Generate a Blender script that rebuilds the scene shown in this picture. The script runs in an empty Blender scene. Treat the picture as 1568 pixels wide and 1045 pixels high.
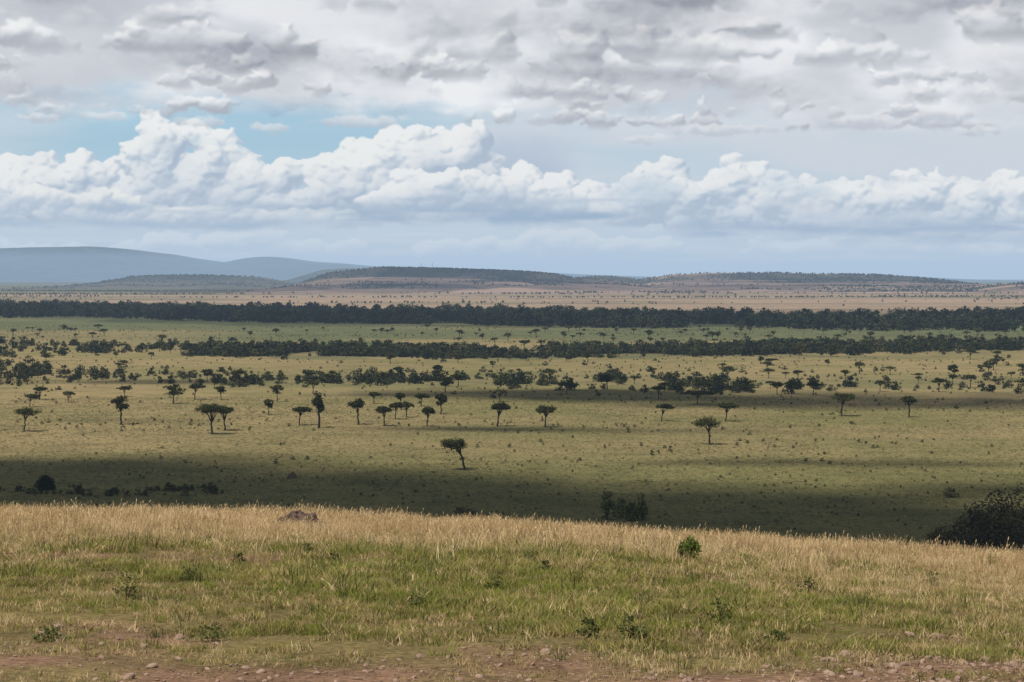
import bpy, math, numpy as np, time
import bmesh
from mathutils import Vector
T0=time.time()
rng=np.random.default_rng(7)
F=3702.0; CX=784.0; HY=425.0; HC=50.0
scene=bpy.context.scene

# ---------------------------------------------------------------- noise
def _h(ix,iy,seed):
    n=(ix.astype(np.int64)*374761393+iy.astype(np.int64)*668265263+seed*1442695041)&0xFFFFFFFF
    n=((n^(n>>13))*1274126177)&0xFFFFFFFF
    n=(n^(n>>16))&0xFFFFFFFF
    return (n&0xFFFFFF)/float(0xFFFFFF)
def vnoise(x,y,seed=0):
    x=np.asarray(x,float); y=np.asarray(y,float)
    x,y=np.broadcast_arrays(x,y)
    ix=np.floor(x); iy=np.floor(y); fx=x-ix; fy=y-iy
    fx=fx*fx*fx*(fx*(fx*6-15)+10); fy=fy*fy*fy*(fy*(fy*6-15)+10)
    ix=ix.astype(np.int64); iy=iy.astype(np.int64)
    a=_h(ix,iy,seed); b=_h(ix+1,iy,seed); c=_h(ix,iy+1,seed); d=_h(ix+1,iy+1,seed)
    return (a*(1-fx)+b*fx)*(1-fy)+(c*(1-fx)+d*fx)*fy*1.0
def fbm(x,y,oct=5,seed=0,gain=0.5):
    s=0; a=1; t=0
    x=np.asarray(x,float); y=np.asarray(y,float)
    for o in range(oct):
        s=s+a*(vnoise(x,y,seed+o*17)-0.5); t+=a; a*=gain
        x,y=x*1.93*0.94-y*1.93*0.34+13.1, x*1.93*0.34+y*1.93*0.94+7.7
    return s/t*2.0      # about -1..1
def ss(a,b,x):
    t=np.clip((x-a)/(b-a),0,1); return t*t*(3-2*t)
def lerp(a,b,t): return a+(b-a)*t

# ---------------------------------------------------------------- node helpers
def new_mat(name):
    m=bpy.data.materials.new(name); m.use_nodes=True
    nt=m.node_tree; nt.nodes.clear()
    out=nt.nodes.new('ShaderNodeOutputMaterial')
    return m,nt,out
def N(nt,t,**kw):
    n=nt.nodes.new(t)
    for k,v in kw.items(): setattr(n,k,v)
    return n
def noise_node(nt,scale,detail=4,rough=0.55,vec=None):
    n=N(nt,'ShaderNodeTexNoise'); n.inputs['Scale'].default_value=scale
    n.inputs['Detail'].default_value=detail; n.inputs['Roughness'].default_value=rough
    if vec is not None: nt.links.new(vec,n.inputs['Vector'])
    return n
def ramp(nt,fac,stops):
    r=N(nt,'ShaderNodeValToRGB'); cr=r.color_ramp
    while len(cr.elements)<len(stops): cr.elements.new(0.5)
    for e,(p,c) in zip(cr.elements,stops):
        e.position=p; e.color=(c[0],c[1],c[2],1)
    nt.links.new(fac,r.inputs['Fac']); return r
def mixc(nt,mode,fac,a,b):
    m=N(nt,'ShaderNodeMix',data_type='RGBA',blend_type=mode)
    for sock,v in ((m.inputs[0],fac),(m.inputs[6],a),(m.inputs[7],b)):
        if isinstance(v,(int,float)): sock.default_value=v
        elif isinstance(v,tuple): sock.default_value=(v[0],v[1],v[2],1)
        else: nt.links.new(v,sock)
    return m.outputs[2]

def plant_mat(name,c1,c2,c3,trans=0.25,nscale=1.2):
    m,nt,out=new_mat(name)
    oi=N(nt,'ShaderNodeObjectInfo'); geo=N(nt,'ShaderNodeNewGeometry')
    nz=noise_node(nt,nscale,2,0.6,geo.outputs['Position'])
    add=N(nt,'ShaderNodeMath',operation='MULTIPLY_ADD'); nt.links.new(oi.outputs['Random'],add.inputs[0])
    add.inputs[1].default_value=0.45; nt.links.new(nz.outputs['Fac'],add.inputs[2])
    sub=N(nt,'ShaderNodeMath',operation='SUBTRACT'); nt.links.new(add.outputs[0],sub.inputs[0]); sub.inputs[1].default_value=0.2
    r=ramp(nt,sub.outputs[0],[(0.2,c1),(0.5,c2),(0.8,c3)])
    d=N(nt,'ShaderNodeBsdfDiffuse'); nt.links.new(r.outputs[0],d.inputs[0])
    if trans<=0: nt.links.new(d.outputs[0],out.inputs[0]); return m
    t=N(nt,'ShaderNodeBsdfTranslucent'); mx=N(nt,'ShaderNodeMixShader')
    nt.links.new(r.outputs[0],t.inputs[0])
    mx.inputs[0].default_value=trans
    nt.links.new(d.outputs[0],mx.inputs[1]); nt.links.new(t.outputs[0],mx.inputs[2]); nt.links.new(mx.outputs[0],out.inputs[0])
    return m

M_bark=plant_mat('bark',(.025,.019,.014),(.04,.031,.023),(.065,.05,.038),0.0,3)
M_acac=plant_mat('acacia_foliage',(.020,.026,.011),(.038,.043,.015),(.074,.076,.026),0.,0.5)
M_dark=plant_mat('riverine_foliage',(.014,.021,.013),(.026,.034,.019),(.055,.061,.030),0.,0.12)
M_shrub=plant_mat('shrub_foliage',(.03,.035,.016),(.055,.058,.025),(.10,.095,.04),0.,0.8)
M_green=plant_mat('green_shrub_foliage',(.05,.06,.018),(.095,.105,.03),(.15,.155,.05),0.,0.8)
M_scrubfar=plant_mat('scrub_foliage',(.032,.036,.024),(.05,.05,.032),(.08,.074,.045),0.,0.05)
M_brown=plant_mat('dry_shrub_foliage',(.05,.044,.024),(.09,.078,.038),(.14,.125,.055),0.,0.8)
M_fresh=plant_mat('fresh_leaves',(.08,.11,.025),(.12,.16,.035),(.17,.21,.055),0.3,5)
M_herb=plant_mat('herb_leaves',(.05,.06,.02),(.085,.10,.033),(.14,.145,.055),0.2,5)
M_gdry=plant_mat('dry_grass',(.32,.22,.10),(.48,.345,.18),(.66,.50,.29),0.25,0.7)
M_ggreen=plant_mat('green_grass',(.11,.13,.022),(.18,.20,.04),(.29,.265,.075),0.3,0.8)
M_gmix=plant_mat('olive_grass',(.15,.128,.042),(.255,.21,.08),(.40,.31,.14),0.25,0.8)
M_gbrown=plant_mat('brown_grass',(.12,.08,.048),(.20,.14,.08),(.34,.24,.145),0.1,0.8)
M_tuss=plant_mat('tussock_grass',(.18,.146,.072),(.255,.207,.104),(.33,.266,.14),0.,0.03)
M_tussg=plant_mat('tussock_grass_green',(.095,.092,.038),(.145,.137,.06),(.20,.177,.082),0.,0.03)

def rock_mat(name,c1,c2,sc):
    m,nt,out=new_mat(name)
    geo=N(nt,'ShaderNodeNewGeometry')
    nz=noise_node(nt,sc,6,0.65,geo.outputs['Position'])
    r=ramp(nt,nz.outputs['Fac'],[(0.3,c1),(0.7,c2)])
    p=N(nt,'ShaderNodeBsdfDiffuse')
    nt.links.new(r.outputs[0],p.inputs[0])
    b=N(nt,'ShaderNodeBump'); b.inputs['Strength'].default_value=0.7; b.inputs['Distance'].default_value=0.03
    nt.links.new(nz.outputs['Fac'],b.inputs['Height']); nt.links.new(b.outputs[0],p.inputs['Normal'])
    nt.links.new(p.outputs[0],out.inputs[0]); return m
M_mound=rock_mat('mound_earth',(.035,.025,.02),(.15,.105,.08),9)
M_peb=rock_mat('pebble_stone',(.18,.115,.085),(.38,.27,.20),14)

# ---------------------------------------------------------------- mesh helpers
class MB:
    def __init__(s): s.v=[]; s.f=[]; s.m=[]; s.n=0
    def add(s,v,f,m):
        s.v.append(np.asarray(v,float)); s.f.append(np.asarray(f,int)+s.n); s.m.append(np.full(len(f),m)); s.n+=len(v)
    def quads(s,q,m):
        n=len(q); s.add(q.reshape(-1,3),np.arange(n*4).reshape(n,4),m)
    def tube(s,P,R,m,sides=6):
        P=np.asarray(P,float); k=len(P); V=[]
        for i in range(k):
            d=P[min(i+1,k-1)]-P[max(i-1,0)]; d/=np.linalg.norm(d)+1e-9
            a=np.cross(d,[0.3,1,0.2]); a/=np.linalg.norm(a)+1e-9; b=np.cross(d,a)
            for j in range(sides):
                t=2*math.pi*j/sides; V.append(P[i]+R[i]*(math.cos(t)*a+math.sin(t)*b))
        Fq=[[i*sides+j,i*sides+(j+1)%sides,(i+1)*sides+(j+1)%sides,(i+1)*sides+j] for i in range(k-1) for j in range(sides)]
        s.add(V,Fq,m)
    def mesh(s,name,mats,smooth=False):
        me=bpy.data.meshes.new(name)
        V=np.concatenate(s.v); me.vertices.add(len(V)); me.vertices.foreach_set('co',V.ravel())
        cnt=np.concatenate([np.full(len(f),f.shape[1]) for f in s.f])
        loops=np.concatenate([f.ravel() for f in s.f])
        st=np.concatenate([[0],np.cumsum(cnt)[:-1]])
        me.loops.add(len(loops)); me.loops.foreach_set('vertex_index',loops.astype(np.int32))
        me.polygons.add(len(cnt)); me.polygons.foreach_set('loop_start',st.astype(np.int32))
        me.polygons.foreach_set('material_index',np.concatenate(s.m).astype(np.int32))
        me.update(calc_edges=True); me.validate()
        for m in mats: me.materials.append(m)
        if smooth: me.shade_smooth()
        return me
def link(o,coll=None):
    (coll or scene.collection).objects.link(o); return o
def grid_mesh(name,X,Y,Z,mat,col=None,extra=None,wrap=False):
    r,c=X.shape; V=np.stack([X,Y,Z],-1).reshape(-1,3)
    me=bpy.data.meshes.new(name); me.vertices.add(len(V)); me.vertices.foreach_set('co',V.ravel().astype(np.float32))
    cc=c if wrap else c-1
    i=np.arange(r-1)[:,None]*c; j=np.arange(cc)[None,:]; j2=(j+1)%c
    Q=np.stack([i+j,i+j2,i+c+j2,i+c+j],-1).reshape(-1,4)
    me.loops.add(Q.size); me.loops.foreach_set('vertex_index',Q.ravel().astype(np.int32))
    me.polygons.add(len(Q)); me.polygons.foreach_set('loop_start',(np.arange(len(Q))*4).astype(np.int32))
    me.update(calc_edges=True)
    if col is not None:
        a=me.color_attributes.new('tint','FLOAT_COLOR','POINT')
        C=np.ones((len(V),4),np.float32); C[:,:3]=col.reshape(-1,3); a.data.foreach_set('color',C.ravel())
    if extra is not None:
        a=me.attributes.new('cover','FLOAT','POINT'); a.data.foreach_set('value',extra.ravel().astype(np.float32))
    me.materials.append(mat); me.shade_smooth()
    return link(bpy.data.objects.new(name,me))

# ---------------------------------------------------------------- terrain
def tz(x,y):
    x=np.asarray(x,float); y=np.asarray(y,float)
    xs=25*np.tanh(x/25); a=.0761+.00094*xs+.000032*xs*xs
    yp=np.maximum(y,0)
    t=np.maximum(0,y-50); zh=HC-1.5-a*yp+0.02*np.maximum(-y,0)-.10*(np.sqrt(t*t+144)-12)
    zh=zh+.07*fbm(x/3.2,y/3.2,3,5)+.12*fbm(x/9,y/9,2,9)
    d=np.hypot(x,y); zp=0.9*fbm(x/260,y/260,3,3)*(1-ss(3000,9000,d))
    zh=np.maximum(zh,-400)
    return .5*(zh+zp+np.sqrt((zh-zp)**2+9))
_D=np.geomspace(9,30000,5000)
def survey(px,py):
    """ground position along a bearing / depression measured from the lookout"""
    x=(px-CX)/F*_D; z=HC-(py-HY)/F*_D; h=tz(x,_D)
    i=np.argmax(z<h); 
    return float(x[i]),float(_D[i])

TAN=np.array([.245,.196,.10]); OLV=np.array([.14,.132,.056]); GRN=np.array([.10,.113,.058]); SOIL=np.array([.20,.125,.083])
SCR=np.array([.065,.066,.036]); PNK=np.array([.285,.21,.15]); STRAW=np.array([.32,.24,.13]); FG=np.array([.15,.12,.055])
def soilmask(x,y):
    n=fbm(x/1.6,y/2.2,4,21)
    bottom=ss(20,15.5,y+3.2*fbm(x/2.5,y/3,3,22))*.85
    track=np.exp(-((y-33.5-.12*x)/1.1)**2)*ss(-2.5,-5,x)
    pat=ss(.2,.5,n)
    return np.clip(bottom*ss(-.35,.4,n+.10*x/3)+track*.9+pat*.55*(y<45),0,1)
def landcol(x,y):
    d=np.hypot(x,y); px=CX+F*x/np.maximum(y,1)
    n1=fbm(x/60,y/60,5,31)[...,None]; n2=fbm(x/350,y/220,5,37)[...,None]; n3=fbm(x/900,y/500,5,41)[...,None]
    D=d[...,None]
    c=lerp(FG,STRAW,ss(36,50,D))
    sm=soilmask(x,y)[...,None]*(D<48)
    c=lerp(c,SOIL,sm)
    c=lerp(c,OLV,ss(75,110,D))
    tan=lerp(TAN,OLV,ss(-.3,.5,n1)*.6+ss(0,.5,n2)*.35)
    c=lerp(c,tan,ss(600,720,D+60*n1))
    c=lerp(c,SCR*1.8,(ss(1080,1130,D+60*n1)-ss(1220,1290,D+60*n1))*.4*ss(-.3,.3,n2+n1*.5))
    c=lerp(c,SCR*1.6,(ss(1480,1530,D+90*n1)-ss(1680,1800,D+90*n1))*.7*ss(-.5,.2,n2+n1*.5)*ss(200,450,px)[...,None])
    gm=ss(1750,1950,D+200*n1)*.95
    left=ss(460,160,px)[...,None]
    grn=lerp(GRN,lerp(TAN,GRN,.35),np.clip(left*.9*ss(2450,2200,D)+ss(.0,.5,n2)*.4,0,1))
    c=lerp(c,grn,gm)
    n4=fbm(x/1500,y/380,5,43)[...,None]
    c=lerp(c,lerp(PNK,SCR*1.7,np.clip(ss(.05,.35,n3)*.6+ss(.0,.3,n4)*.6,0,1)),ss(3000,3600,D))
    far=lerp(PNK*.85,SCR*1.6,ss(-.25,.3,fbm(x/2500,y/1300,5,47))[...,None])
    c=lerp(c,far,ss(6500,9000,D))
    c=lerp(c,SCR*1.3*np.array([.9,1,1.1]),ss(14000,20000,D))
    return c*(1+.15*n1)

m,nt,out=new_mat('savanna_ground'); M_land=m
at=N(nt,'ShaderNodeAttribute',attribute_name='tint'); geo=N(nt,'ShaderNodeNewGeometry')
a1=noise_node(nt,.05,6,.62,geo.outputs['Position']); a2=noise_node(nt,.7,5,.65,geo.outputs['Position']); a3=noise_node(nt,16,5,.7,geo.outputs['Position'])
r1=ramp(nt,a1.outputs['Fac'],[(.3,(.70,.74,.72)),(.5,(1,1,1)),(.7,(1.16,1.13,1.1))])
r2=ramp(nt,a2.outputs['Fac'],[(.32,(.64,.66,.63)),(.5,(1,1,1)),(.7,(1.22,1.19,1.14))])
r3=ramp(nt,a3.outputs['Fac'],[(.35,(.42,.42,.42)),(.65,(1.5,1.45,1.4))])
c=mixc(nt,'MULTIPLY',1.0,at.outputs['Color'],r1.outputs[0]); c=mixc(nt,'MULTIPLY',1.0,c,r2.outputs[0]); c=mixc(nt,'MULTIPLY',.9,c,r3.outputs[0])
d=N(nt,'ShaderNodeBsdfDiffuse'); nt.links.new(c,d.inputs[0])
bp=N(nt,'ShaderNodeBump'); bp.inputs['Strength'].default_value=.6; bp.inputs['Distance'].default_value=.05
nt.links.new(a3.outputs['Fac'],bp.inputs['Height']); nt.links.new(bp.outputs[0],d.inputs['Normal']); nt.links.new(d.outputs[0],out.inputs[0])

th=np.concatenate([np.linspace(-180,-17,90,endpoint=False),np.linspace(-17,17,520,endpoint=False),np.linspace(17,180,90,endpoint=False)])*math.pi/180
rr=np.concatenate([[0.05],np.geomspace(.8,56500,700)])
TH,RR=np.meshgrid(th,rr)
GX=RR*np.sin(TH); GY=RR*np.cos(TH); GZ=tz(GX,GY)
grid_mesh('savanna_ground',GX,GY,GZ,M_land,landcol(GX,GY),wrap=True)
print('terrain',time.time()-T0)

# ---------------------------------------------------------------- hills
hill_veg=[]
def hill(name,pts,Dc,front,back,mesa,seed,c1,c2,veg=0,ncol=520,nrow=90,rough=.10):
    px=np.array([p[0] for p in pts],float); py=np.array([p[1] for p in pts],float)
    xs=np.linspace(px[0],px[-1],ncol); pyi=np.interp(xs,px,py)
    kk=np.ones(9)/9; pyi=np.convolve(np.pad(pyi,4,mode='edge'),kk,'valid')
    top=HC+(HY-pyi)/F*Dc
    wx=(xs-CX)/F*Dc
    u=np.linspace(0,1,nrow); fr=.78
    Y=np.where(u<fr,Dc-front+front*u/fr,Dc+back*(u-fr)/(1-fr))
    X2,Y2=np.meshgrid(wx,Y)
    t=np.where(Y2<Dc,(Y2-(Dc-front))/front,1-(Y2-Dc)/back)
    g=fbm(X2/(front*.30),Y2/(front*.5),5,seed)
    g2=fbm(X2/(front*.06),Y2/(front*.12),4,seed+9)
    tt=np.clip(t+.34*g*(t<1)*ss(0,.15,t)*ss(1.0,.8,t)+.08*g2*ss(1,.9,t),0,1)
    if mesa:
        p=.12*ss(0,.35,tt)+.20*ss(.25,.45,tt)+.24*ss(.45,.72,tt)+.44*ss(.74,.93,tt)
    else: p=ss(0,1,tt)**.9
    Z=(top[None,:]+rough*12*g2*(mesa>0)*.5)*p-4*(1-ss(0,.05,t))
    Z=np.where(t<=0,-4,Z)
    slope=np.gradient(Z,axis=0)/np.maximum(np.gradient(Y2,axis=0),1)
    vn=fbm(X2/420,Y2/240,5,seed+4)
    k=np.clip(ss(.03,.12,slope)*.75+ss(-.05,.35,vn)*.75,0,1)
    if mesa: k=np.clip(k*.85+.5*ss(.62,.78,tt)*(t<1)*ss(-.5,.1,vn+.2*g2),0,1)
    col=lerp(np.array(c1),np.array(c2),k[...,None])*(1+.3*fbm(X2/180,Y2/60,4,seed+5)[...,None])
    grid_mesh(name,X2,Y2,Z,M_land,col)
    if veg:
        n=veg*6; i=rng.uniform(0,nrow-1.01,n); j=rng.uniform(0,ncol-1.01,n); ii=i.astype(int); jj=j.astype(int)
        P=k[ii,jj]*.85+.35*(tt[ii,jj]>.97)*(t[ii,jj]>.9); keep=rng.uniform(size=n)<P**2.0
        i=i[keep][:veg]; j=j[keep][:veg]; ii=ii[keep][:veg]; jj=jj[keep][:veg]; fi=i-ii; fj=j-jj
        def B(A): return A[ii,jj]*(1-fi)*(1-fj)+A[ii+1,jj]*fi*(1-fj)+A[ii,jj+1]*(1-fi)*fj+A[ii+1,jj+1]*fi*fj
        hill_veg.append(np.stack([B(X2),B(Y2),B(Z)-.8],-1))
PT=(.27,.19,.15); PD=(.07,.072,.06)
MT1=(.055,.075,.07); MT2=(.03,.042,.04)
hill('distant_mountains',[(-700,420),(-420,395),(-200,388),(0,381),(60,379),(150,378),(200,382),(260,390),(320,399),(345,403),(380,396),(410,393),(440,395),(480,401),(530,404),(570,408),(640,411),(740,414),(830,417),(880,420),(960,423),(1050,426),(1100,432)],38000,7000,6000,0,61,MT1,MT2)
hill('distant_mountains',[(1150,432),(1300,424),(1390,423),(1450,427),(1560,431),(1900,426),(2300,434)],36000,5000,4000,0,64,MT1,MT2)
hill('foothills',[(430,436),(465,424),(500,414),(540,411),(600,418),(680,432)],20000,2500,2000,0,67,(.07,.075,.055),(.035,.045,.036))
hill('scrub_hill',[(120,437),(175,430),(210,424),(300,421),(390,424),(430,430),(470,437)],12500,1800,1500,1,71,(.10,.09,.07),(.045,.05,.042),1500)
hill('mesa_hill',[(450,444),(480,432),(510,421),(545,415),(590,410.5),(640,411),(700,413),(760,415),(820,418),(850,421),(875,426),(930,429),(1010,440)],10200,3000,1500,1,75,PT,PD,4200)
hill('low_ridge',[(790,442),(860,428),(920,423),(960,425),(985,431),(1010,438)],11800,1800,1500,1,79,(.12,.10,.07),(.05,.05,.035),600)
hill('mesa_hill',[(930,443),(985,428),(1030,421),(1080,418.5),(1180,418),(1270,420),(1340,421.5),(1400,426),(1450,431),(1500,440)],10600,3200,1500,1,83,PT,PD,4200)
hill('scrub_hill',[(1430,448),(1480,441),(1510,437),(1560,434),(1650,431),(1800,437),(1900,447)],8600,1500,1200,1,87,PT,PD,900)

# ---------------------------------------------------------------- plants
def leafquads(C,s,r,flat=0.0,asp=.7):
    n=len(C); a=r.normal(size=(n,3)); a[:,2]*=(1-flat); a/=np.linalg.norm(a,axis=1)[:,None]
    b=np.cross(a,r.normal(size=(n,3))); b/=np.linalg.norm(b,axis=1)[:,None]+1e-9
    if flat>0: b[:,2]*=(1-flat*.6)
    s=(s*r.uniform(.6,1.3,n))[:,None]*.5
    a=a*s; b=b*s*asp
    return np.stack([C-a-b*.6,C+a*.9-b,C+a+b*.7,C-a*.8+b],1)
def acacia(seed,H,W,shift=0.,tall=False,dens=1.,ls=.30,thick=1.):
    r=np.random.default_rng(seed); mb=MB()
    hf=H*r.uniform(.36,.5); fork=np.array([shift*.35,r.uniform(-.03,.03)*H,hf])
    k=5; P=[np.array([0,0,-.4])]
    for i in range(1,k+1):
        t=i/k; P.append(fork*[t**1.5,t,t]+np.array([r.normal()*.012*H,r.normal()*.012*H,0])*(i<k))
    R=np.linspace(H*.040,H*.026,k+1); R[0]*=1.35
    mb.tube(P,R,0,8)
    npad=int(r.integers(7,11))
    for i in range(npad):
        an=2.4*i+r.uniform(-.5,.5); q=math.sqrt((i+.4)/npad); rad=W*.5*q*.72
        zt=(H*(.91-.12*q*q)+r.normal()*.022*H)
        if tall and i%2: zt=H*r.uniform(.55,.75); rad*=.75
        c=np.array([shift+rad*math.cos(an),rad*math.sin(an),zt-H*.03])
        st=P[-1]+(np.array([0,0,1])*r.uniform(-.04,.0)*H)
        mid=st+(c-st)*[.45,.45,.62]+r.normal(size=3)*.015*H
        mb.tube([st,mid,c],[H*.018,H*.012,H*.005],0,5)
        prx=W*r.uniform(.16,.24)
        for t in range(3):
            e=c+np.array([r.normal()*prx*.5,r.normal()*prx*.5,H*.02]); s0=mid+(c-mid)*r.uniform(.2,.7)
            mb.tube([s0,(s0+e)/2+[0,0,-.02*H],e],[H*.006,H*.005,H*.003],0,4)
        nl=int(280*dens); rz=H*r.uniform(.045,.08)*thick
        ns=10; sc=np.stack([r.normal(size=ns)*prx*.55,r.normal(size=ns)*prx*.55,r.uniform(-.6,.7,ns)*rz],-1)
        C=c+sc[r.integers(0,ns,nl)]+r.normal(size=(nl,3))*[prx*.25,prx*.25,rz*.42]
        mb.quads(leafquads(C,ls,r,.4),1)
    return mb.mesh('acacia',[M_bark,M_acac])
def bushy(seed,H,W,n,ls,mat,lobes=6,low=.1):
    r=np.random.default_rng(seed); mb=MB()
    for i in range(4):
        an=r.uniform(0,6.28); e=np.array([math.cos(an)*W*.22,math.sin(an)*W*.22,H*r.uniform(.5,.75)])
        mb.tube([[0,0,-.2*min(1,H)],e*[.35,.35,.5],e],[H*.03,H*.02,H*.006],0,5)
    C=[]; k=r.uniform(.6,1,lobes)
    for i in range(lobes):
        an=2.4*i+r.uniform(-.6,.6); q=math.sqrt((i+.2)/lobes)*.36; lr=r.uniform(.14,.25)
        top=(1-(q/.5)**2*.75)*r.uniform(.72,1)
        zc=H*max(low+.05,min(top-lr*.8,r.uniform(.35,1)*top))
        if i<2: zc=H*(.97-lr*.9)
        c=np.array([math.cos(an)*q*W,math.sin(an)*q*W,zc])
        m_=n//lobes; v=r.normal(size=(m_,3)); v/=np.linalg.norm(v,axis=1)[:,None]
        v*=(r.uniform(.3,1.25,m_)**.7)[:,None]; v*=[W*lr,W*lr,H*lr]
        C.append(c+v)
        if low<=0:
            m2=m_//3; v=r.normal(size=(m2,3))*[W*lr*.5,W*lr*.5,0]; v[:,2]=r.uniform(0,zc,m2); v[:,:2]+=c[:2]; C.append(v)
    C=np.concatenate(C); C=C[C[:,2]>0]
    mb.quads(leafquads(C,ls,r,.2),1)
    return mb.mesh('bush',[M_bark,mat])

def coll(name,meshes):
    c=bpy.data.collections.new(name)
    for i,me in enumerate(meshes): c.objects.link(bpy.data.objects.new('%s_variant_%d'%(name,i),me))
    return c
def scatter(name,P,c,scale,rng,tilt=0.06,sz=None,idx=None):
    n=len(P); me=bpy.data.meshes.new(name); me.vertices.add(n); me.vertices.foreach_set('co',np.asarray(P,np.float32).ravel())
    def attr(k,t,v,f):
        a=me.attributes.new(k,t,'POINT'); a.data.foreach_set(f,v)
    rot=np.stack([rng.normal(size=n)*tilt,rng.normal(size=n)*tilt,rng.uniform(0,6.283,n)],-1).astype(np.float32)
    scale=np.broadcast_to(scale,(n,)).astype(np.float32); zz=scale if sz is None else (scale*sz)
    S=np.stack([scale,scale,zz],-1).astype(np.float32)
    attr('rot','FLOAT_VECTOR',rot.ravel(),'vector'); attr('scl','FLOAT_VECTOR',S.ravel(),'vector')
    if idx is None: idx=rng.integers(0,len(c.objects),n)
    attr('idx','INT',idx.astype(np.int32),'value')
    o=link(bpy.data.objects.new(name,me))
    ng=bpy.data.node_groups.new(name+'_instancer','GeometryNodeTree')
    ng.interface.new_socket('Geometry',in_out='INPUT',socket_type='NodeSocketGeometry')
    ng.interface.new_socket('Geometry',in_out='OUTPUT',socket_type='NodeSocketGeometry')
    gi=ng.nodes.new('NodeGroupInput'); go=ng.nodes.new('NodeGroupOutput')
    ci=ng.nodes.new('GeometryNodeCollectionInfo'); ci.inputs['Collection'].default_value=c
    ci.inputs['Separate Children'].default_value=True; ci.inputs['Reset Children'].default_value=True
    ip=ng.nodes.new('GeometryNodeInstanceOnPoints'); ip.inputs['Pick Instance'].default_value=True
    def na(k,t):
        a=ng.nodes.new('GeometryNodeInputNamedAttribute'); a.data_type=t; a.inputs['Name'].default_value=k
        return [s for s in a.outputs if s.enabled and s.name=='Attribute'][0]
    e=ng.nodes.new('FunctionNodeEulerToRotation')
    Lk=ng.links.new
    Lk(gi.outputs[0],ip.inputs['Points']); Lk(ci.outputs[0],ip.inputs['Instance']); Lk(na('idx','INT'),ip.inputs['Instance Index'])
    Lk(na('rot','FLOAT_VECTOR'),e.inputs[0]); Lk(e.outputs[0],ip.inputs['Rotation']); Lk(na('scl','FLOAT_VECTOR'),ip.inputs['Scale'])
    Lk(ip.outputs[0],go.inputs[0])
    md=o.modifiers.new('instances','NODES'); md.node_group=ng
    return o
def onground(x,y,dz=0.): return np.stack([x,y,tz(x,y)+dz],-1)

heroes=[(711,721,673,671,722,0),(1087,682,641,1061,1105,0),(324,666,618,297,347,0),(344,660,621,322,362,0),(36,662,625,22,58,0),
(184,651,605,170,199,1),(488,656,604,476,501,1),(458,652,622,446,476,0),(548,651,612,534,561,0),(588,653,622,573,603,0),(605,643,617,596,618,0),
(622,640,616,613,632,0),(654,654,624,647,665,0),(675,635,603,667,684,1),(762,654,617,753,780,0),(835,655,622,821,853,0),(1013,646,618,1005,1031,0),
(1112,646,617,1101,1129,0),(1289,638,602,1272,1313,0),(1393,640,607,1381,1403,0),(1068,620,598,1040,1097,0),(1008,613,590,997,1020,0),(1212,604,583,1202,1224,0),
(1190,605,586,1182,1199,0),(265,619,590,251,281,1),(298,613,588,288,312,0),(338,613,591,328,346,1),(104,617,600,95,113,0),(60,613,592,50,72,0),(45,624,604,36,56,0),
(411,636,611,404,419,1),(424,616,590,414,434,0),(479,603,583,470,490,0),(645,623,603,635,656,0),(614,628,602,606,620,0),(572,619,601,564,581,0),(765,616,597,755,776,0),
(702,592,573,690,712,0),(868,604,585,856,880,0),(930,597,572,916,942,1),(1246,606,585,1236,1256,0),(1348,600,583,1340,1358,0),(190,608,592,180,200,0),(1180,560,549,1170,1190,0)]
for i,(bx,by,ty,xl,xr,tl) in enumerate(heroes):
    x,y=survey(bx,by); s=y/F; H=(by-ty)*s; W=(xr-xl)*s; sh=((xl+xr)/2-bx)*s
    me=acacia(100+i,H,W,sh,bool(tl),dens=1.6 if i<4 else 1.,ls=.34 if y<800 else .45,thick=2.0 if i in(0,1) else 1.35)
    o=link(bpy.data.objects.new('acacia_tree',me)); o.location=(x,y,float(tz(x,y)))
print('heroes',time.time()-T0)

acv=[acacia(300+i,8,r_,0,i%3==2,.45,.65,1.3) for i,r_ in enumerate([8,9,7,10,6,8])]
C_ac=coll('acacia_far',acv)
C_for=coll('riverine_tree',[bushy(400+i,12,10+i%3*3,260,1.5,M_dark,lobes=7) for i in range(6)])
C_sm=coll('small_tree',[bushy(410+i,5,5.5+i%3*1.8,230,.75,M_dark if i%3 else M_shrub,lobes=7,low=.0) for i in range(6)])
C_shr=coll('shrub',[bushy(420+i,1,1.5,160,.16,M_shrub,lobes=5,low=0) for i in range(5)])
C_far=coll('far_scrub',[bushy(440+i,7,9,50,2.6,M_scrubfar,lobes=4,low=0) for i in range(4)])

def wedge(n,d0,d1,k=.26,pad=0):
    d=np.sqrt(rng.uniform(d0*d0,d1*d1,n)); x=rng.uniform(-1,1,n)*(k*d+pad); return x,d
# gallery forest
x,y=wedge(26000,2050,4100)
px=CX+F*x/y
yb=np.interp(px,[0,780,1568],[486,501,509])+fbm(px/90,px*0,4,3)*3.5; yt=np.interp(px,[0,780,1300,1568],[37,47,53,49])
Df=185100/(yb-425); Dr=140676/yt
keep=(y>Df)&(y<Dr+120*fbm(x/150,y/150,3,8))&(fbm(x/70,y/110,4,77)>-.28)
x,y=x[keep],y[keep]
scatter('riverine_forest',onground(x,y),C_for,rng.gamma(12,.072,len(x)).clip(.45,1.45),rng)
x,y=wedge(900,2100,7000); keep=fbm(x/400,y/300,4,15)>0.2; x,y=x[keep],y[keep]
scatter('scattered_plain_trees',onground(x,y),C_for,rng.uniform(.2,.48,len(x)),rng)
x,y=wedge(20000,3900,9800); keep=fbm(x/1400,y/400,5,52)>0.22; x,y=x[keep],y[keep]
scatter('far_scrub',onground(x,y),C_far,rng.uniform(.25,.65,len(x)),rng)
hv=np.concatenate(hill_veg)
scatter('hillside_scrub',hv,C_far,rng.uniform(.35,1.0,len(hv)),rng)
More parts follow.
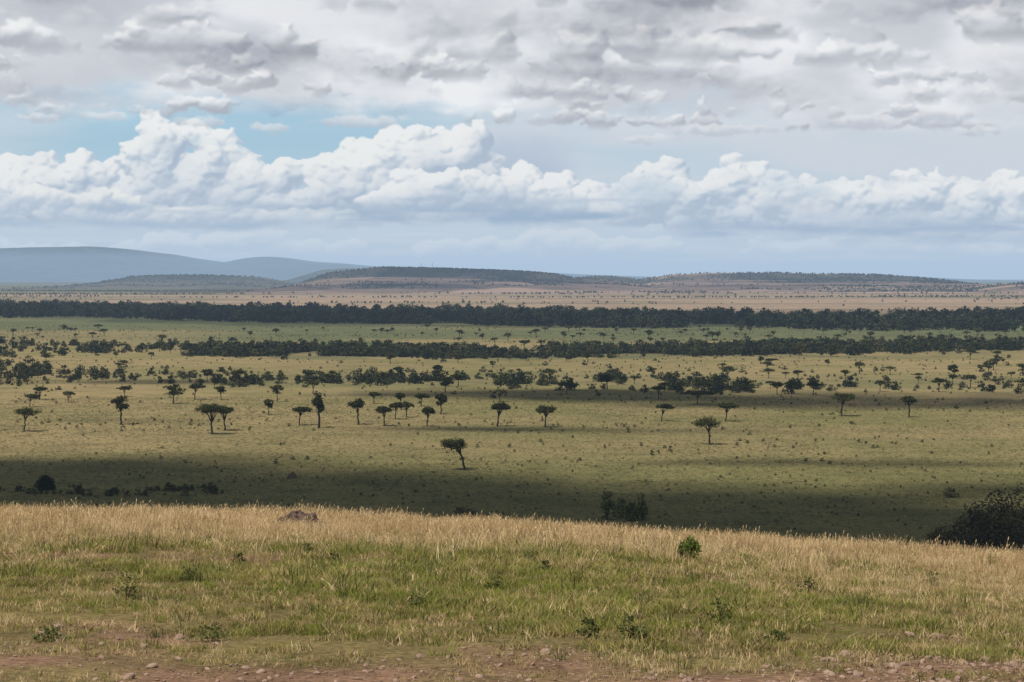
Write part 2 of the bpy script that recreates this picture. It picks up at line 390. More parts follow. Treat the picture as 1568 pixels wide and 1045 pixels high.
# second tree line: broken bands
nn=15000; pxs=rng.uniform(-150,1720,nn)
yb=np.interp(pxs,[-150,0,400,780,1000,1568,1720],[535,536,540,543,540,530,530])+rng.normal(size=nn)*np.interp(pxs,[0,400,800,1568],[7,3.4,2.7,4.2])
y=185100/(yb-425); x=(pxs-CX)/F*y
dn=np.interp(pxs,[-150,250,420,1100,1300,1568,1720],[.05,.08,.85,.85,.5,.42,.42])
keep=rng.uniform(size=nn)<dn*np.clip(.55+2.4*fbm(x/45,y/60,4,5),0,1)
x,y=x[keep],y[keep]
scatter('scrub_treeline',onground(x,y),C_sm,rng.gamma(7,.11,len(x)).clip(.3,1.5),rng)
# third shrub line
seg=[(-120,75,560,582,100,.95),(90,260,573,583,55,.7),(200,345,570,585,35,.55),(330,520,580,593,65,.7),(540,720,575,592,65,.75),(720,960,578,595,110,.8),(960,1120,580,601,80,.75),(1090,1260,592,605,40,.75),(1260,1568,585,602,24,.65),(0,1568,556,604,260,.4)]
xs=[];ys=[];sc=[]
for a,b,c0,c1,n,h in seg:
    q=rng.uniform(a,b,n*2); e=rng.normal((c0+c1)/2,(c1-c0)/3.2,n*2); yy=185100/(e-425); xx=(q-CX)/F*yy
    k=fbm(xx/16,yy/30,3,14)>-.02; q,yy,xx=q[k],yy[k],xx[k]
    xs.append(xx); ys.append(yy); sc.append(rng.gamma(4,.21,len(xx)).clip(.25,1.9)*h*.85)
xs=np.concatenate(xs); ys=np.concatenate(ys); sc=np.concatenate(sc)
scatter('shrub_thicket',onground(xs,ys),C_sm,sc,rng)
x,y=wedge(560,1030,2300); px=CX+F*x/y
keep=(fbm(x/160,y/160,3,91)>-.12)&(rng.uniform(size=len(x))<np.interp(px,[0,700,1100,1568],[.5,.45,.75,.9])); x,y=x[keep],y[keep]
scatter('distant_acacia_trees',onground(x,y),C_ac,rng.uniform(.4,.9,len(x)),rng)
x,y=wedge(19000,640,2500); keep=rng.uniform(size=len(x))<.12+.6*ss(0,.4,fbm(x/120,y/90,4,19)); x,y=x[keep],y[keep]
scatter('low_shrubs',onground(x,y),C_shr,rng.uniform(.3,1.1,len(x))**1.3,rng)
x,y=wedge(900,400,660)
scatter('herb_clumps',onground(x,y),C_shr,rng.uniform(.2,.7,len(x)),rng)
q=np.concatenate([rng.uniform(-60,340,150),rng.uniform(90,330,150)]); y=rng.normal(562,7,300); x=(q-CX)/F*y; k=fbm(x/9,y/12,3,71)>-.1
scatter('low_bushes',onground(x[k],y[k]),C_shr,rng.gamma(5,.17,k.sum()).clip(.4,1.6),rng)

# ------ grass
def tuft(seed,n,h,rad,w,mat,lean=.35,heads=False):
    r=np.random.default_rng(seed); mb=MB(); Q=[]
    for i in range(n):
        a=r.uniform(0,6.283); q=rad*math.sqrt(r.uniform()); b=np.array([q*math.cos(a),q*math.sin(a),-.02])
        hh=h*r.uniform(.35,1.15); an=r.uniform(0,6.283); l=hh*abs(r.normal())*lean
        d=np.array([math.cos(an)*l+hh*.15,math.sin(an)*l,0]); s=np.array([-math.sin(an+r.uniform(-1,1)),math.cos(an),0])*w*.5*r.uniform(.7,1.3)
        m_=b+d*.35+np.array([0,0,hh*.55]); t=b+d+np.array([0,0,hh])
        Q.append([b-s,b+s,m_+s*.8,m_-s*.8]); Q.append([m_-s*.8,m_+s*.8,t+s*.2,t-s*.2])
        if heads and i%3==0:
            u=np.array([0,0,hh*.14])+d*.15; Q.append([t-s*1.5,t+s*1.5,t+u+s*.6,t+u-s*.6])
    mb.quads(np.array(Q),0); return mb.mesh('tuft',[mat])
G=[tuft(1,30,.060,.12,.007,M_ggreen,.9),tuft(2,30,.085,.11,.0065,M_ggreen,.8),tuft(3,28,.055,.13,.008,M_gmix,1.0),tuft(4,28,.085,.13,.007,M_gmix,.9),
   tuft(5,30,.085,.13,.0065,M_gdry,.9),tuft(6,28,.14,.14,.0062,M_gdry,.8,True),tuft(7,28,.20,.15,.0065,M_gdry,.65,True),tuft(8,22,.04,.12,.009,M_gbrown,1.1),tuft(9,14,.14,.07,.008,M_herb,.7)]
C_g=coll('grass_tuft',G)
mx_,my_=(455-CX)/F*49,49.
n=210000
y=9+ (92-9)*rng.uniform(size=n)**.85; x=rng.uniform(-1,1,n)*(.26*y+2.0)
sm=soilmask(x,y); gn=fbm(x/4,y/7,4,63); g2=fbm(x/.9,y/1.3,3,65)
clump=fbm(x/.35,y/.35,2,67)
keep=(rng.uniform(size=n)>sm*.74)&(clump>-.38+.34*ss(.0,.4,g2)*(y<50)+.12*(y<25))&~((np.abs(x-mx_)<.62)&(y>my_-2.2)&(y<my_+.5)); x,y,sm,gn,g2=x[keep],y[keep],sm[keep],gn[keep],g2[keep]; n=len(x)
pd=np.clip(np.interp(y,[12,18,24,30,38,46,52],[.28,.20,.13,.20,.38,.68,.92])-.7*gn-.4*g2+np.interp(x/y,[-.2,.2],[.0,.08]),.03,.97)
u=rng.uniform(size=n); idx=np.zeros(n,int)
dry=u<pd; k=rng.integers(0,2,n)
tall=np.interp(y,[26,38,52],[.02,.3,.8])
idx[dry]=np.where(rng.uniform(size=dry.sum())<tall[dry],5+k[dry],4)
gr=~dry; w=rng.uniform(size=n); gs=np.interp(y,[14,20,27,45],[.28,.48,.62,.42])
idx[gr]=np.where(w[gr]<gs[gr],k[gr],np.where(w[gr]<.965,2+k[gr],8))
br=(rng.uniform(size=n)<sm*.6+.30*ss(25,16,y)+.08); idx[br]=7
scl=rng.uniform(.6,1.35,n)*(1+.6*gn+.5*g2)*np.interp(y,[14,20,32,40],[.65,.78,.95,1.0])
scatter('grass',onground(x,y),C_g,np.clip(scl,.3,1.9),rng,.12,idx=idx)
print('grass',n,time.time()-T0)
Gt=[tuft(20+i,12,.38,.6,.12,M_tuss if i<2 else M_tussg,.7) for i in range(4)]
C_t=coll('tussock',Gt)
n=60000; x,y=wedge(n,400,1000,.24); nn=fbm(x/40,y/40,4,33)
grn=(rng.uniform(size=n)<np.clip(.40+.6*nn+ss(720,640,y)*.45,0,1)); idx=np.where(grn,2,0)+rng.integers(0,2,n)
scatter('tussock_grass',onground(x,y),C_t,rng.uniform(.4,1.0,n),rng,.1,idx=idx)
def stone(seed,mat=None):
    r=np.random.default_rng(seed)
    bm=bmesh.new(); bmesh.ops.create_icosphere(bm,subdivisions=2,radius=.5)
    k=r.normal(size=(5,3)); 
    for v in bm.verts:
        c=np.array(v.co); f=1+.12*sum(math.sin(3*float(np.dot(c,q))+i) for i,q in enumerate(k))
        v.co=(c*f*np.array([1.2,.9,.6])).tolist()
    me=bpy.data.meshes.new('stone'); bm.to_mesh(me); bm.free(); me.materials.append(mat or M_peb); return me
C_p=coll('stone',[stone(i) for i in range(4)])
n=7000; y=13+10*rng.uniform(size=n)**1.5; x=rng.uniform(-1,1,n)*(.26*y); keep=(soilmask(x,y)>.12)&(rng.uniform(size=n)<np.interp(x/y,[-.2,.02,.10,.2],[.25,.35,.9,1])); x,y=x[keep],y[keep]
scatter('pebbles',onground(x,y,.004),C_p,rng.gamma(1.5,.011,len(x)).clip(0,.08)+.010,rng,.4)

# ------ individual shrubs
def put(name,me,x,y,dz=0): 
    o=link(bpy.data.objects.new(name,me)); o.location=(x,y,float(tz(x,y))+dz); return o
def bush_at(name,px,D,H,W,seed,mat,n=1400,ls=.35,lobes=9,low=0.):
    put(name,bushy(seed,H,W,n,ls,mat,lobes=lobes,low=low),(px-CX)/F*D,D)
bush_at('round_bush',68,566,3.5,4.7,501,M_dark,3400,.35,16)
bush_at('low_bush',120,556,2.0,2.6,511,M_brown,700,.3,7)
for i,(a,D,H,W) in enumerate([(930,500,6.0,3.6),(952,505,4.2,5),(984,500,5.4,3.0),(968,498,4.0,4)]):
    bush_at('green_shrub',a,D,H,W,530+i,M_green,420,.42,9)
for i,(a,D,H,W) in enumerate([(1500,452,8.0,9),(1535,455,10.4,11),(1568,450,11.3,11),(1472,448,5.6,7),(1605,450,10,12),(1512,440,7,8),(1550,438,7.5,9),(1445,452,3.6,6)]):
    bush_at('thorn_shrub',a,D,H,W,540+i,M_brown,900,.50,14)
bush_at('mound_shrub',705,505,2.2,3.5,555,M_brown,300,.3,6); bush_at('mound_shrub',720,505,1.8,3,556,M_brown,250,.3,6)
bush_at('mound_shrub',1458,548,2.2,4.2,557,M_brown,700,.3,8)
for i,(a,b,H,W) in enumerate([(1058,861,.36,.34),(1049,861,.26,.3)]):
    x,y=survey(a,b); put('leafy_shrub',bushy(560+i,H,W,600,.034,M_fresh,lobes=8,low=0),x,y)
for i,(a,b,H,W) in enumerate([(193,921,.26,.3),(965,980,.18,.2),(903,980,.16,.22),(1192,985,.08,.25),(320,985,.12,.4),(75,985,.12,.3),(985,985,.11,.16),(470,850,.16,.2),(835,880,.18,.25),(1105,955,.2,.25),(640,935,.15,.2),(1520,870,.22,.2),(365,870,.2,.25),(1240,910,.2,.25),(290,892,.15,.3),(760,905,.14,.3),(510,865,.18,.25),(1430,900,.2,.3),(110,800,.25,.6),(1128,822,.3,.6),(200,785,.3,.5)]):
    x,y=survey(a,b); put('herb_plant',bushy(570+i,H,W,110,.024,M_herb,lobes=5,low=0),x,y)

def mound(name,x,y,w,h,seed):
    u=np.linspace(-1,1,50); A,B=np.meshgrid(u,u); r2=np.sqrt(A*A+B*B)
    z=h*ss(1,.15,r2+.25*fbm(A*2,B*2,3,seed))*(1+.5*fbm(A*4,B*4,4,seed+2))+h*.25*np.abs(fbm(A*9,B*9,3,seed+4))*(r2<.9)-.08
    X=x+A*w/2; Y=y+B*w/2
    o=grid_mesh(name,X-x,Y-y,z+tz(X,Y)-float(tz(x,y)),M_mound); o.location=(x,y,float(tz(x,y))); return o
mo=mound('termite_mound',mx_,my_,1.25,.30,3)
mound('termite_mound',(447-CX)/F*600,600,3.2,1.4,8)
mb=MB(); r=np.random.default_rng(3)
for i in range(90):
    s=stone(50+i,M_mound); V=np.empty(len(s.vertices)*3); s.vertices.foreach_get('co',V); V=V.reshape(-1,3)*r.uniform(.04,.15)
    p=np.array([r.normal()*.30,r.normal()*.2-.14,0]); p[2]=max(.03,.27-.5*np.hypot(p[0],p[1]))
    mb.add(V+p,np.array([list(q.vertices) for q in s.polygons]),0)
o=link(bpy.data.objects.new('clods',mb.mesh('clods',[M_mound]))); o.parent=mo

M_st,nt,out=new_mat('mast_steel'); p=N(nt,'ShaderNodeBsdfPrincipled'); p.inputs['Base Color'].default_value=(.25,.25,.26,1); p.inputs['Metallic'].default_value=.6; nt.links.new(p.outputs[0],out.inputs[0])
for a in (645,662):
    mb=MB(); 
    for k in range(4):
        c_,s_=[(1,1),(1,-1),(-1,-1),(-1,1)][k]; mb.tube([[c_*1.8,s_*1.8,-3],[c_*.5,s_*.5,26]],[.3,.2],0,4)
    for z in range(0,26,4):
        w=1.8-1.3*z/26; mb.tube([[-w,-w,z],[w,-w,z+3]],[.15,.15],0,4); mb.tube([[w,w,z],[-w,w,z+3]],[.15,.15],0,4)
    o=link(bpy.data.objects.new('radio_mast',mb.mesh('mast',[M_st]))); o.location=((a-CX)/F*10200,10200,HC+(HY-411)/F*10200-3)

# ---------------------------------------------------------------- sun + overhead clouds
EL=math.radians(57); sdir=np.array([-.62,-.78]); sdir/=np.linalg.norm(sdir)
sun=bpy.data.lights.new('sun','SUN'); sun.energy=4.8; sun.angle=math.radians(.53); sun.color=(1,.945,.85)
so=link(bpy.data.objects.new('sun',sun))
sv=Vector((sdir[0]*math.cos(EL),sdir[1]*math.cos(EL),math.sin(EL))); so.rotation_euler=sv.to_track_quat('Z','Y').to_euler(); so.location=(0,-50,300)
m,nt,out=new_mat('cloud_vapour'); M_cl=m
d=N(nt,'ShaderNodeBsdfDiffuse'); d.inputs[0].default_value=(.8,.8,.82,1); t=N(nt,'ShaderNodeBsdfTransparent')
mx=N(nt,'ShaderNodeMixShader'); mx.inputs[0].default_value=.80; nt.links.new(d.outputs[0],mx.inputs[1]); nt.links.new(t.outputs[0],mx.inputs[2]); nt.links.new(mx.outputs[0],out.inputs[0])
bm=bmesh.new(); bmesh.ops.create_icosphere(bm,subdivisions=3,radius=1); ICO=np.array([v.co[:] for v in bm.verts]); ICF=np.array([[v.index for v in f.verts] for f in bm.faces]); bm.free()
def cloud(puffs,alt,thick):
    """puffs: ground footprint ellipses (x,y,rx,ry)"""
    mb=MB(); off=sdir*alt/math.tan(EL)
    for i,(x,y,rx,ry) in enumerate(puffs):
        k=1+.45*fbm(ICO[:,0]*2+i*3.1,ICO[:,1]*2+ICO[:,2]*1.7+i,4,i)
        V=ICO*k[:,None]*[rx,ry,thick]; V[:,2]=np.where(V[:,2]<0,V[:,2]*.3,V[:,2])
        mb.add(V+[x+off[0],y+off[1],alt],ICF,0)
    return link(bpy.data.objects.new('cloud',mb.mesh('cloud',[M_cl],True)))
r=np.random.default_rng(11)
def band(pts,n,rx,ry,jit=16):
    P=[]; a=np.array(pts,float)
    for i in range(n):
        q=r.uniform(a[0,0],a[-1,0]); t=np.interp(q,a[:,0],a[:,1]); b=np.interp(q,a[:,0],a[:,2])
        t=min(t+abs(r.normal())*jit,b-2)
        d1=185100/(t-425); d0=185100/(b-425); kx=r.uniform(*rx); ky=r.uniform(*ry)
        ky=min(ky,max(4,(d1-d0)/2)); D=r.uniform(d0+ky,max(d1-ky,d0+ky+1)); P.append(((q-CX)/F*D,D,kx,ky))
    return P
cloud(band([(-250,668,810),(0,670,810),(350,674,810),(640,700,810),(760,720,810)],54,(18,80),(8,45),28),2000,22)
cloud(band([(-250,712,810),(300,708,810),(700,745,830)],14,(25,60),(14,30)),1900,22)
cloud(band([(700,728,850),(1000,724,850),(1300,726,860),(1568,708,900),(1800,708,900)],34,(18,60),(8,36),24),2050,22)
cloud(band([(1000,742,870),(1300,738,870),(1568,722,900),(1800,708,900)],10,(22,50),(12,30)),1950,22)
cloud(band([(560,603,609),(700,597,612),(900,594,622),(1150,596,630),(1568,594,636),(1900,590,636)],32,(22,60),(16,60),6),2000,22)
cloud(band([(1000,703,711),(1250,701,711),(1568,705,722)],8,(22,40),(4,8),2),1850,12)
cloud(band([(150,640,648),(700,650,660),(1100,655,668)],7,(20,60),(5,12),2),1900,12)
cloud(band([(-200,573,588),(300,580,590),(560,585,590)],6,(30,60),(15,30),2),1950,18)
P=[]
for i in range(46):
    q=r.uniform(-250,1820); D=r.uniform(2450,3700); P.append(((q-CX)/F*D,D,r.uniform(110,260),r.uniform(70,190)))
P=[p for p in P if p[1]-p[3]>185100/(np.interp(CX+F*p[0]/p[1],[0,780,1568],[487,503,510])-425)-30]
cloud(P,2000,50)
P=[]
for i in range(44):
    q=r.choice([r.uniform(420,960),r.uniform(980,1560),r.uniform(100,480)]); D=r.uniform(7800,10600); P.append(((q-CX)/F*D,D,r.uniform(200,550),r.uniform(200,500)))
cloud(P,2400,70)

# ---------------------------------------------------------------- haze layer
m,nt,out=new_mat('haze_air')
SIG=3.0e-5; va=N(nt,'ShaderNodeVolumeAbsorption'); va.inputs['Color'].default_value=(0,0,0,1); va.inputs['Density'].default_value=SIG
em=N(nt,'ShaderNodeEmission'); em.inputs['Color'].default_value=(.39,.53,.71,1); em.inputs['Strength'].default_value=SIG
ad=N(nt,'ShaderNodeAddShader'); nt.links.new(va.outputs[0],ad.inputs[0]); nt.links.new(em.outputs[0],ad.inputs[1]); nt.links.new(ad.outputs[0],out.inputs['Volume'])
bm=bmesh.new(); bmesh.ops.create_cone(bm,cap_ends=True,segments=96,radius1=57500,radius2=57500,depth=380); me=bpy.data.meshes.new('haze'); bm.to_mesh(me); bm.free(); me.materials.append(m)
o=link(bpy.data.objects.new('haze',me)); o.location=(0,0,160)

# ---------------------------------------------------------------- sky backdrop
def blur(a,r,ax=None):
    for x_ in ((0,1) if ax is None else (ax,)):
        p=[(0,0),(0,0)]; p[x_]=(r+1,r); b=np.cumsum(np.pad(a,p,mode='edge'),axis=x_)
        n_=a.shape[x_]; 
        hi=np.take(b,np.arange(2*r+1,2*r+1+n_),axis=x_); lo=np.take(b,np.arange(0,n_),axis=x_); a=(hi-lo)/(2*r+1)
    return a
STEP=1.5; gx=np.arange(-520,2090,STEP); gy=np.arange(-170,445,STEP); XX,YY=np.meshgrid(gx,gy)
def samp(A,X,Y):
    fx=np.clip((X-gx[0])/STEP,0,len(gx)-1.001); fy=np.clip((Y-gy[0])/STEP,0,len(gy)-1.001)
    ix=fx.astype(int); iy=fy.astype(int); fx-=ix; fy-=iy
    return (A[iy,ix]*(1-fx)+A[iy,ix+1]*fx)*(1-fy)+(A[iy+1,ix]*(1-fx)+A[iy+1,ix+1]*fx)*fy
def stamp(Z,cx,cy,rx,ry,z0,zr):
    i0=max(0,int((cy-ry-gy[0])/STEP)); i1=min(len(gy),int((cy+ry-gy[0])/STEP)+2); j0=max(0,int((cx-rx-gx[0])/STEP)); j1=min(len(gx),int((cx+rx-gx[0])/STEP)+2)
    if i1<=i0 or j1<=j0: return
    q=1-((gx[None,j0:j1]-cx)/rx)**2-((gy[i0:i1,None]-cy)/ry)**2
    v=np.where(q>0,z0+zr*np.sqrt(np.maximum(q,0)),0); Z[i0:i1,j0:j1]=np.maximum(Z[i0:i1,j0:j1],v)
W1=fbm(XX/14,YY/10,4,101); W2=fbm(XX/14,YY/10,4,102); W3=fbm(XX/60,YY/35,4,103); W4=fbm(XX/60,YY/35,4,104)
def relief(top,base,xr,nb,rb,seed,asp=1.25,outline=True,yr=(150,380),warp=1.):
    r=np.random.default_rng(seed); Z=np.zeros_like(XX)
    for i in range(nb):
        x=r.uniform(*xr); R=r.uniform(*rb); t=top(x); b=base(x)
        if b-t<8: continue
        R=min(R,(b-t)*.55); y=r.uniform(t+R*.8,max(b,t+R*.8+1)); stamp(Z,x,y,R*asp,R,3,R)
    if outline:
        x=xr[0]
        while x<xr[1]:
            R=r.uniform(5,17); t=top(x); b=base(x); 
            if b-t>8: stamp(Z,x,t+min(R,(b-t)*.5),R*asp,R,2,R)
            x+=r.uniform(4,12)
    for sc,n in ((.45,int(nb*4)),(.22,int(nb*10))):
        Z0=Z.copy(); X=r.uniform(xr[0],xr[1],n); Y=r.uniform(yr[0],yr[1],n); zz=samp(Z0,X,Y)
        for x,y,z in zip(X,Y,zz):
            if z>2:
                R=r.uniform(.5,1.2)*rb[1]*sc; stamp(Z,x,y,R*asp,R,z-R*.25,R*.85)
    return samp(Z,XX+warp*(W1*7+W3*10),YY+warp*(W2*5+W4*6))
def shade(Z,soft,l=(-.35,-.72,.6)):
    Z=blur(blur(Z,soft),max(1,soft)); gyy,gxx=np.gradient(Z,STEP); n=np.sqrt(1+gxx**2+gyy**2)
    return np.clip((-gxx*l[0]-gyy*l[1]+l[2])/n,0,1)
def over(C,col,a): return C*(1-a[...,None])+col*a[...,None]
def cst(c): return np.array(c)/255.
stopsY=[-170,0,120,220,330,390,445]
cols=np.array([(125,160,198),(145,180,208),(155,190,212),(163,198,216),(182,207,221),(198,212,223),(206,216,223)])/255.
C=np.stack([np.interp(YY,stopsY,cols[:,k]) for k in range(3)],-1)
v=fbm(XX/260,YY/40,6,201); wind=np.exp(-(((XX-370)/270)**2+((YY-218)/46)**2))
va_=np.clip(.55+.4*v+.25*ss(500,950,XX)-.8*wind,0.06,.9)*ss(400,330,YY)
C=over(C,cst((214,217,223)),va_)
st=ss(.05,.6,fbm(XX/220,YY/9,5,205)+.1)*ss(330,360,YY)*ss(425,395,YY); C=over(C,cst((214,219,226)),st*.6)
def mk(pts):
    a=np.array(pts,float); return lambda x: np.interp(x,a[:,0],a[:,1])
def paint(C,Z,top,base,lit,sh,alpha=1.,basefade=10,fine=.5,relk=.55,soft=1,wide=8,edge_=7,amask=None):
    A=ss(.5,edge_,blur(Z,soft)); T=np.array([float(top(x)) for x in gx])[None,:]; B=np.array([float(base(x)) for x in gx])[None,:]+W3*5+W1*2
    A=A*ss(basefade,-basefade*.3,YY-B)
    L=fine*shade(Z,soft)+(1-fine)*shade(Z,wide); L=ss(.18,.92,L)
    rel=np.clip((YY-T)/np.maximum(B-T,12),0,1)
    L=np.clip(L*(1-relk*rel**1.5)+.14*W3+.06*W1,0,1)
    mid=cst(sh)*.55+cst(lit)*.45-np.array([.010,.004,0])
    col=np.where(L[...,None]<.5,lerp(cst(sh),mid,np.clip(L*2,0,1)[...,None]),lerp(mid,cst(lit),np.clip(L*2-1,0,1)[...,None]))
    if amask is not None: A=A*amask
    return over(C,col,A*alpha),A
t0=lambda x: 372+14*math.sin(x*.013)+9*math.sin(x*.041+1)+8*math.sin(x*.09)
Z=relief(t0,lambda x:392,(-500,2080),260,(4,9),301,2.0)
C,_=paint(C,Z,t0,lambda x:392,(234,234,234),(192,206,219),.55,6)
g=np.exp(-(((XX-805)/70)**4+((YY-238)/56)**4))*ss(-.5,.3,fbm(XX/40,YY/40,4,31)+.4); C=over(C,lerp(cst((178,191,208)),cst((208,213,221)),ss(270,190,YY+20*W3)[...,None]),g*.85)
tA=mk([(-520,250),(-300,230),(-120,262),(0,258),(60,250),(100,262),(150,255),(185,245),(205,228),(222,205),(245,193),(275,196),(300,202),(325,208),(350,226),(372,246),(410,264),(440,258),(475,258),(500,240),(530,232),(560,236),(585,224),(610,205),(650,196),(700,200),(740,215),(770,262),(820,276),(880,288),(925,300),(940,330)])
bA=mk([(-520,345),(0,343),(200,340),(360,345),(540,345),(700,335),(930,332)])
tA2=mk([(560,300),(640,262),(700,268),(760,272),(800,268),(850,282),(905,300),(935,288),(960,268),(985,248),(1010,250),(1035,270),(1070,282),(1088,262),(1110,256),(1150,254),(1190,266),(1212,285),(1260,281),(1300,285),(1330,278),(1370,282),(1392,268),(1430,280),(1460,276),(1500,282),(1530,275),(1600,270),(1750,285),(1900,262),(2090,280)])
bA2=mk([(560,320),(900,328),(950,345),(1200,352),(1400,362),(1568,372),(2090,372)])
Z=relief(tA,bA,(-520,940),230,(14,40),311)
AM=ss(-.65,.05,fbm(XX/110,YY/34,5,911)+.35*ss(290,240,YY))
C,_=paint(C,Z,tA,bA,(249,246,241),(172,185,202),.93,amask=.18+.82*AM,fine=.40)
Z=relief(tA2,bA2,(560,2090),220,(11,30),313)
C,_=paint(C,Z,tA2,bA2,(250,247,242),(174,188,204),.92,amask=.18+.82*AM,fine=.40)
tB=mk([(-520,300),(-60,310),(0,300),(60,288),(120,300),(160,286),(200,300),(240,318),(300,316),(360,312),(420,325),(480,318),(540,330)]); bB=mk([(-520,345),(540,346)])
Z=relief(tB,bB,(-520,540),130,(6,16),317); C,_=paint(C,Z,tB,bB,(250,246,238),(184,196,210),.8,amask=AM)
def strip(C,x0,x1,y,h,col,a,seed):
    s=ss(x0-60,x0+40,XX)*ss(x1+60,x1-40,XX)*np.exp(-((YY-y-7*W3+3*W1)/h)**2)*np.clip(.65+1.1*fbm(XX/90,YY/10,4,seed),0,1); return over(C,cst(col),s*a)
C=strip(C,520,960,332,11,(152,174,197),.95,1); C=strip(C,-520,420,346,7,(168,186,205),.85,2); C=strip(C,1050,2090,352,13,(162,180,201),.9,3); C=strip(C,120,620,318,8,(168,184,203),.75,4); C=strip(C,600,1000,306,6,(176,191,208),.65,5); C=strip(C,1300,2090,370,7,(178,193,210),.7,6)
# upper stratocumulus deck: a soft veil with rows of heaps, farthest row first
edge=mk([(-520,170),(0,168),(60,172),(130,168),(200,160),(300,158),(380,165),(470,170),(530,176),(620,185),(720,178),(860,176),(940,186),(1050,182),(1150,190),(1250,196),(1330,202),(1400,192),(1568,200),(2090,190)])
E=np.array([edge(x) for x in gx])[None,:]
vn=fbm(XX/190,YY/75,5,77)
dA=ss(-.25,.45,.6*fbm(XX/90,YY/28,5,79)+(E-8-YY)/60+.08*W1)
C=over(C,lerp(cst((202,204,210)),cst((233,233,235)),ss(-.35,.4,vn)[...,None]),dA*.95)
rows=[(188,26,14),(170,30,17),(148,36,20),(120,42,24),(88,50,29),(50,58,34),(8,66,40),(-42,76,46),(-95,80,50)]
for i,(yb_,h,rb_) in enumerate(rows):
    def tp(x,yb_=yb_,h=h,i=i): return yb_+(float(edge(x))-178)*.6-h*(.62+.75*float(fbm(x/(h*2.6),i*7.3,3,500+i)))
    def bs(x,yb_=yb_,h=h,i=i): return yb_+(float(edge(x))-178)*.6+h*.10*float(fbm(x/(h*3.2),i*3.3,3,600+i))
    Z=relief(tp,bs,(-520,2090),int(2600/rb_*1.1),(rb_*.45,rb_),700+i,1.6,False,(yb_-h*1.8,yb_+20),.9+h/60)
    am=ss(-.28,.18,fbm(XX/(h*4.2),YY*0+i*9.1,4,800+i)+.25*W4)
    C,_=paint(C,Z,tp,bs,(245,244,243),(168,171,179),.86,basefade=8+h*.22,fine=.42,relk=.72,soft=1+i//4,wide=6+i//2,edge_=8+h*.25,amask=am)
lum=np.zeros_like(XX)+.012
pat=[(400,98,150,22,.12),(560,110,70,14,.06),(300,92,60,12,.05),(900,45,260,24,.11),(650,10,120,20,.07),(1060,18,120,28,.08),(880,118,95,18,.12),(960,112,60,12,.07),(1080,132,60,12,.06),(1450,22,110,18,.12),(1540,10,80,20,.07),(1540,125,60,18,.08),(1300,195,70,8,.05),(120,20,120,20,.05),(1200,150,70,12,.05),(80,150,90,10,.05),(460,165,60,8,.05),(640,60,60,14,.05),(1750,90,160,30,.1),(-200,70,150,30,.1)]
for (a,b,sx,sy,am) in pat:
    dx=(XX-a+W3*45)/sx; dy=(YY-b+W4*20+W1*6)/sy; dy=np.where(dy>0,dy*1.25,dy*.8); lum=lum-am*np.exp(-(dx*dx+dy*dy))*(1+.35*W2)
for (a,b,sx,sy,am) in [(703,148,30,26,.09),(780,165,26,14,.07),(310,140,90,18,.05),(1320,95,70,20,.07),(1230,60,60,20,.05),(60,80,80,30,.04),(1440,170,40,14,.05),(560,75,60,16,.05),(1000,90,90,12,.04),(170,180,40,10,.05)]:
    lum=lum+am*np.exp(-(((XX-a+W3*20)/sx)**2+((YY-b+W4*14)/sy)**2))
C=C+lum[...,None]*np.array([1.02,1.0,.93])*ss(215,195,YY)[...,None]
for (a,b,sx,sy) in [(60,186,40,7),(165,184,34,8),(415,198,36,8),(310,190,42,9),(560,188,70,9),(1100,200,90,10),(1320,190,55,14),(1440,180,60,14),(1500,205,50,8),(980,215,50,8)]:
    q=np.exp(-(((XX-a+W3*14)/sx)**2+((YY-b+W2*6)/sy)**2)); al=ss(.25,.7,q+.35*W1); C=over(C,lerp(cst((192,196,205)),cst((234,234,235)),ss(8,-8,YY-b+W1*6)[...,None]),al*.7)
C=np.clip(C,0,.95); LIN=np.where(C<=.04045,C/12.92,((C+.055)/1.055)**2.4)
fade=ss(-515,-330,XX)*ss(2085,1900,XX)*ss(-168,-90,YY)
az=np.arctan((XX-CX)/F); el=(HY-YY)/F; R0=60000.
m,nt,out=new_mat('sky_clouds'); a_=N(nt,'ShaderNodeAttribute',attribute_name='tint'); e_=N(nt,'ShaderNodeEmission'); nt.links.new(a_.outputs['Color'],e_.inputs['Color'])
f_=N(nt,'ShaderNodeAttribute',attribute_name='cover'); t_=N(nt,'ShaderNodeBsdfTransparent'); mx=N(nt,'ShaderNodeMixShader')
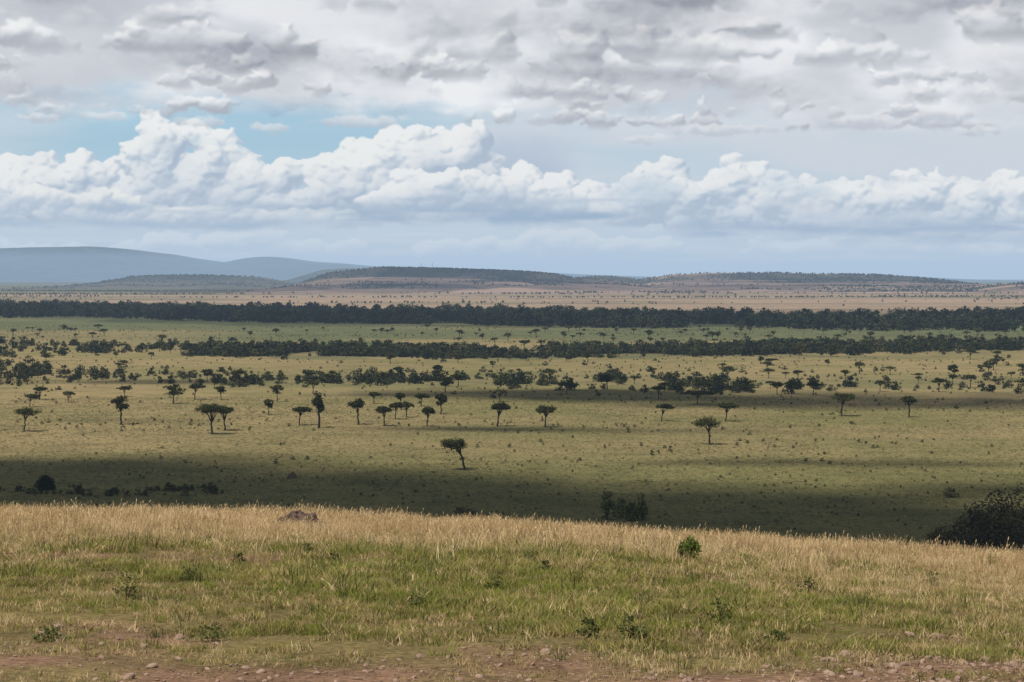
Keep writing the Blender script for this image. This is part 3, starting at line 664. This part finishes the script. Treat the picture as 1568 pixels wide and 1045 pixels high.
nt.links.new(f_.outputs['Fac'],mx.inputs[0]); nt.links.new(t_.outputs[0],mx.inputs[1]); nt.links.new(e_.outputs[0],mx.inputs[2]); nt.links.new(mx.outputs[0],out.inputs[0])
grid_mesh('sky',R0*np.sin(az),R0*np.cos(az),HC+R0*el,m,LIN,fade)
print('sky',time.time()-T0)

# ---------------------------------------------------------------- world
w=bpy.data.worlds.new('World'); scene.world=w; w.use_nodes=True; nt=w.node_tree; nt.nodes.clear(); out=N(nt,'ShaderNodeOutputWorld')
sk=N(nt,'ShaderNodeTexSky'); sk.sky_type='NISHITA'; sk.sun_disc=False; sk.sun_elevation=EL; sk.sun_rotation=math.atan2(sdir[0],sdir[1])
b1=N(nt,'ShaderNodeBackground'); b1.inputs[1].default_value=.09; nt.links.new(sk.outputs[0],b1.inputs[0])
tc=N(nt,'ShaderNodeTexCoord'); mp=N(nt,'ShaderNodeMapping'); mp.inputs['Scale'].default_value=(1,1,3); nt.links.new(tc.outputs['Generated'],mp.inputs[0])
nz=noise_node(nt,2.6,4,.6,mp.outputs[0]); rp=ramp(nt,nz.outputs['Fac'],[(.42,(0,0,0)),(.6,(.9,.9,.9))])
b2=N(nt,'ShaderNodeBackground'); b2.inputs[1].default_value=.5; b2.inputs[0].default_value=(.96,.97,1,1)
mx=N(nt,'ShaderNodeMixShader'); nt.links.new(rp.outputs[0],mx.inputs[0]); nt.links.new(b1.outputs[0],mx.inputs[1]); nt.links.new(b2.outputs[0],mx.inputs[2]); nt.links.new(mx.outputs[0],out.inputs[0])

# ---------------------------------------------------------------- camera
cam=bpy.data.cameras.new('camera'); cam.lens=85; cam.sensor_width=36; cam.clip_start=.5; cam.clip_end=150000
co=link(bpy.data.objects.new('camera',cam)); co.location=(0,0,HC); co.rotation_euler=(math.pi/2-(522.5-HY)/F,0,0); scene.camera=co
scene.view_settings.view_transform='Standard'; scene.view_settings.look='None'; scene.view_settings.exposure=0; scene.view_settings.gamma=1
print('done',time.time()-T0)
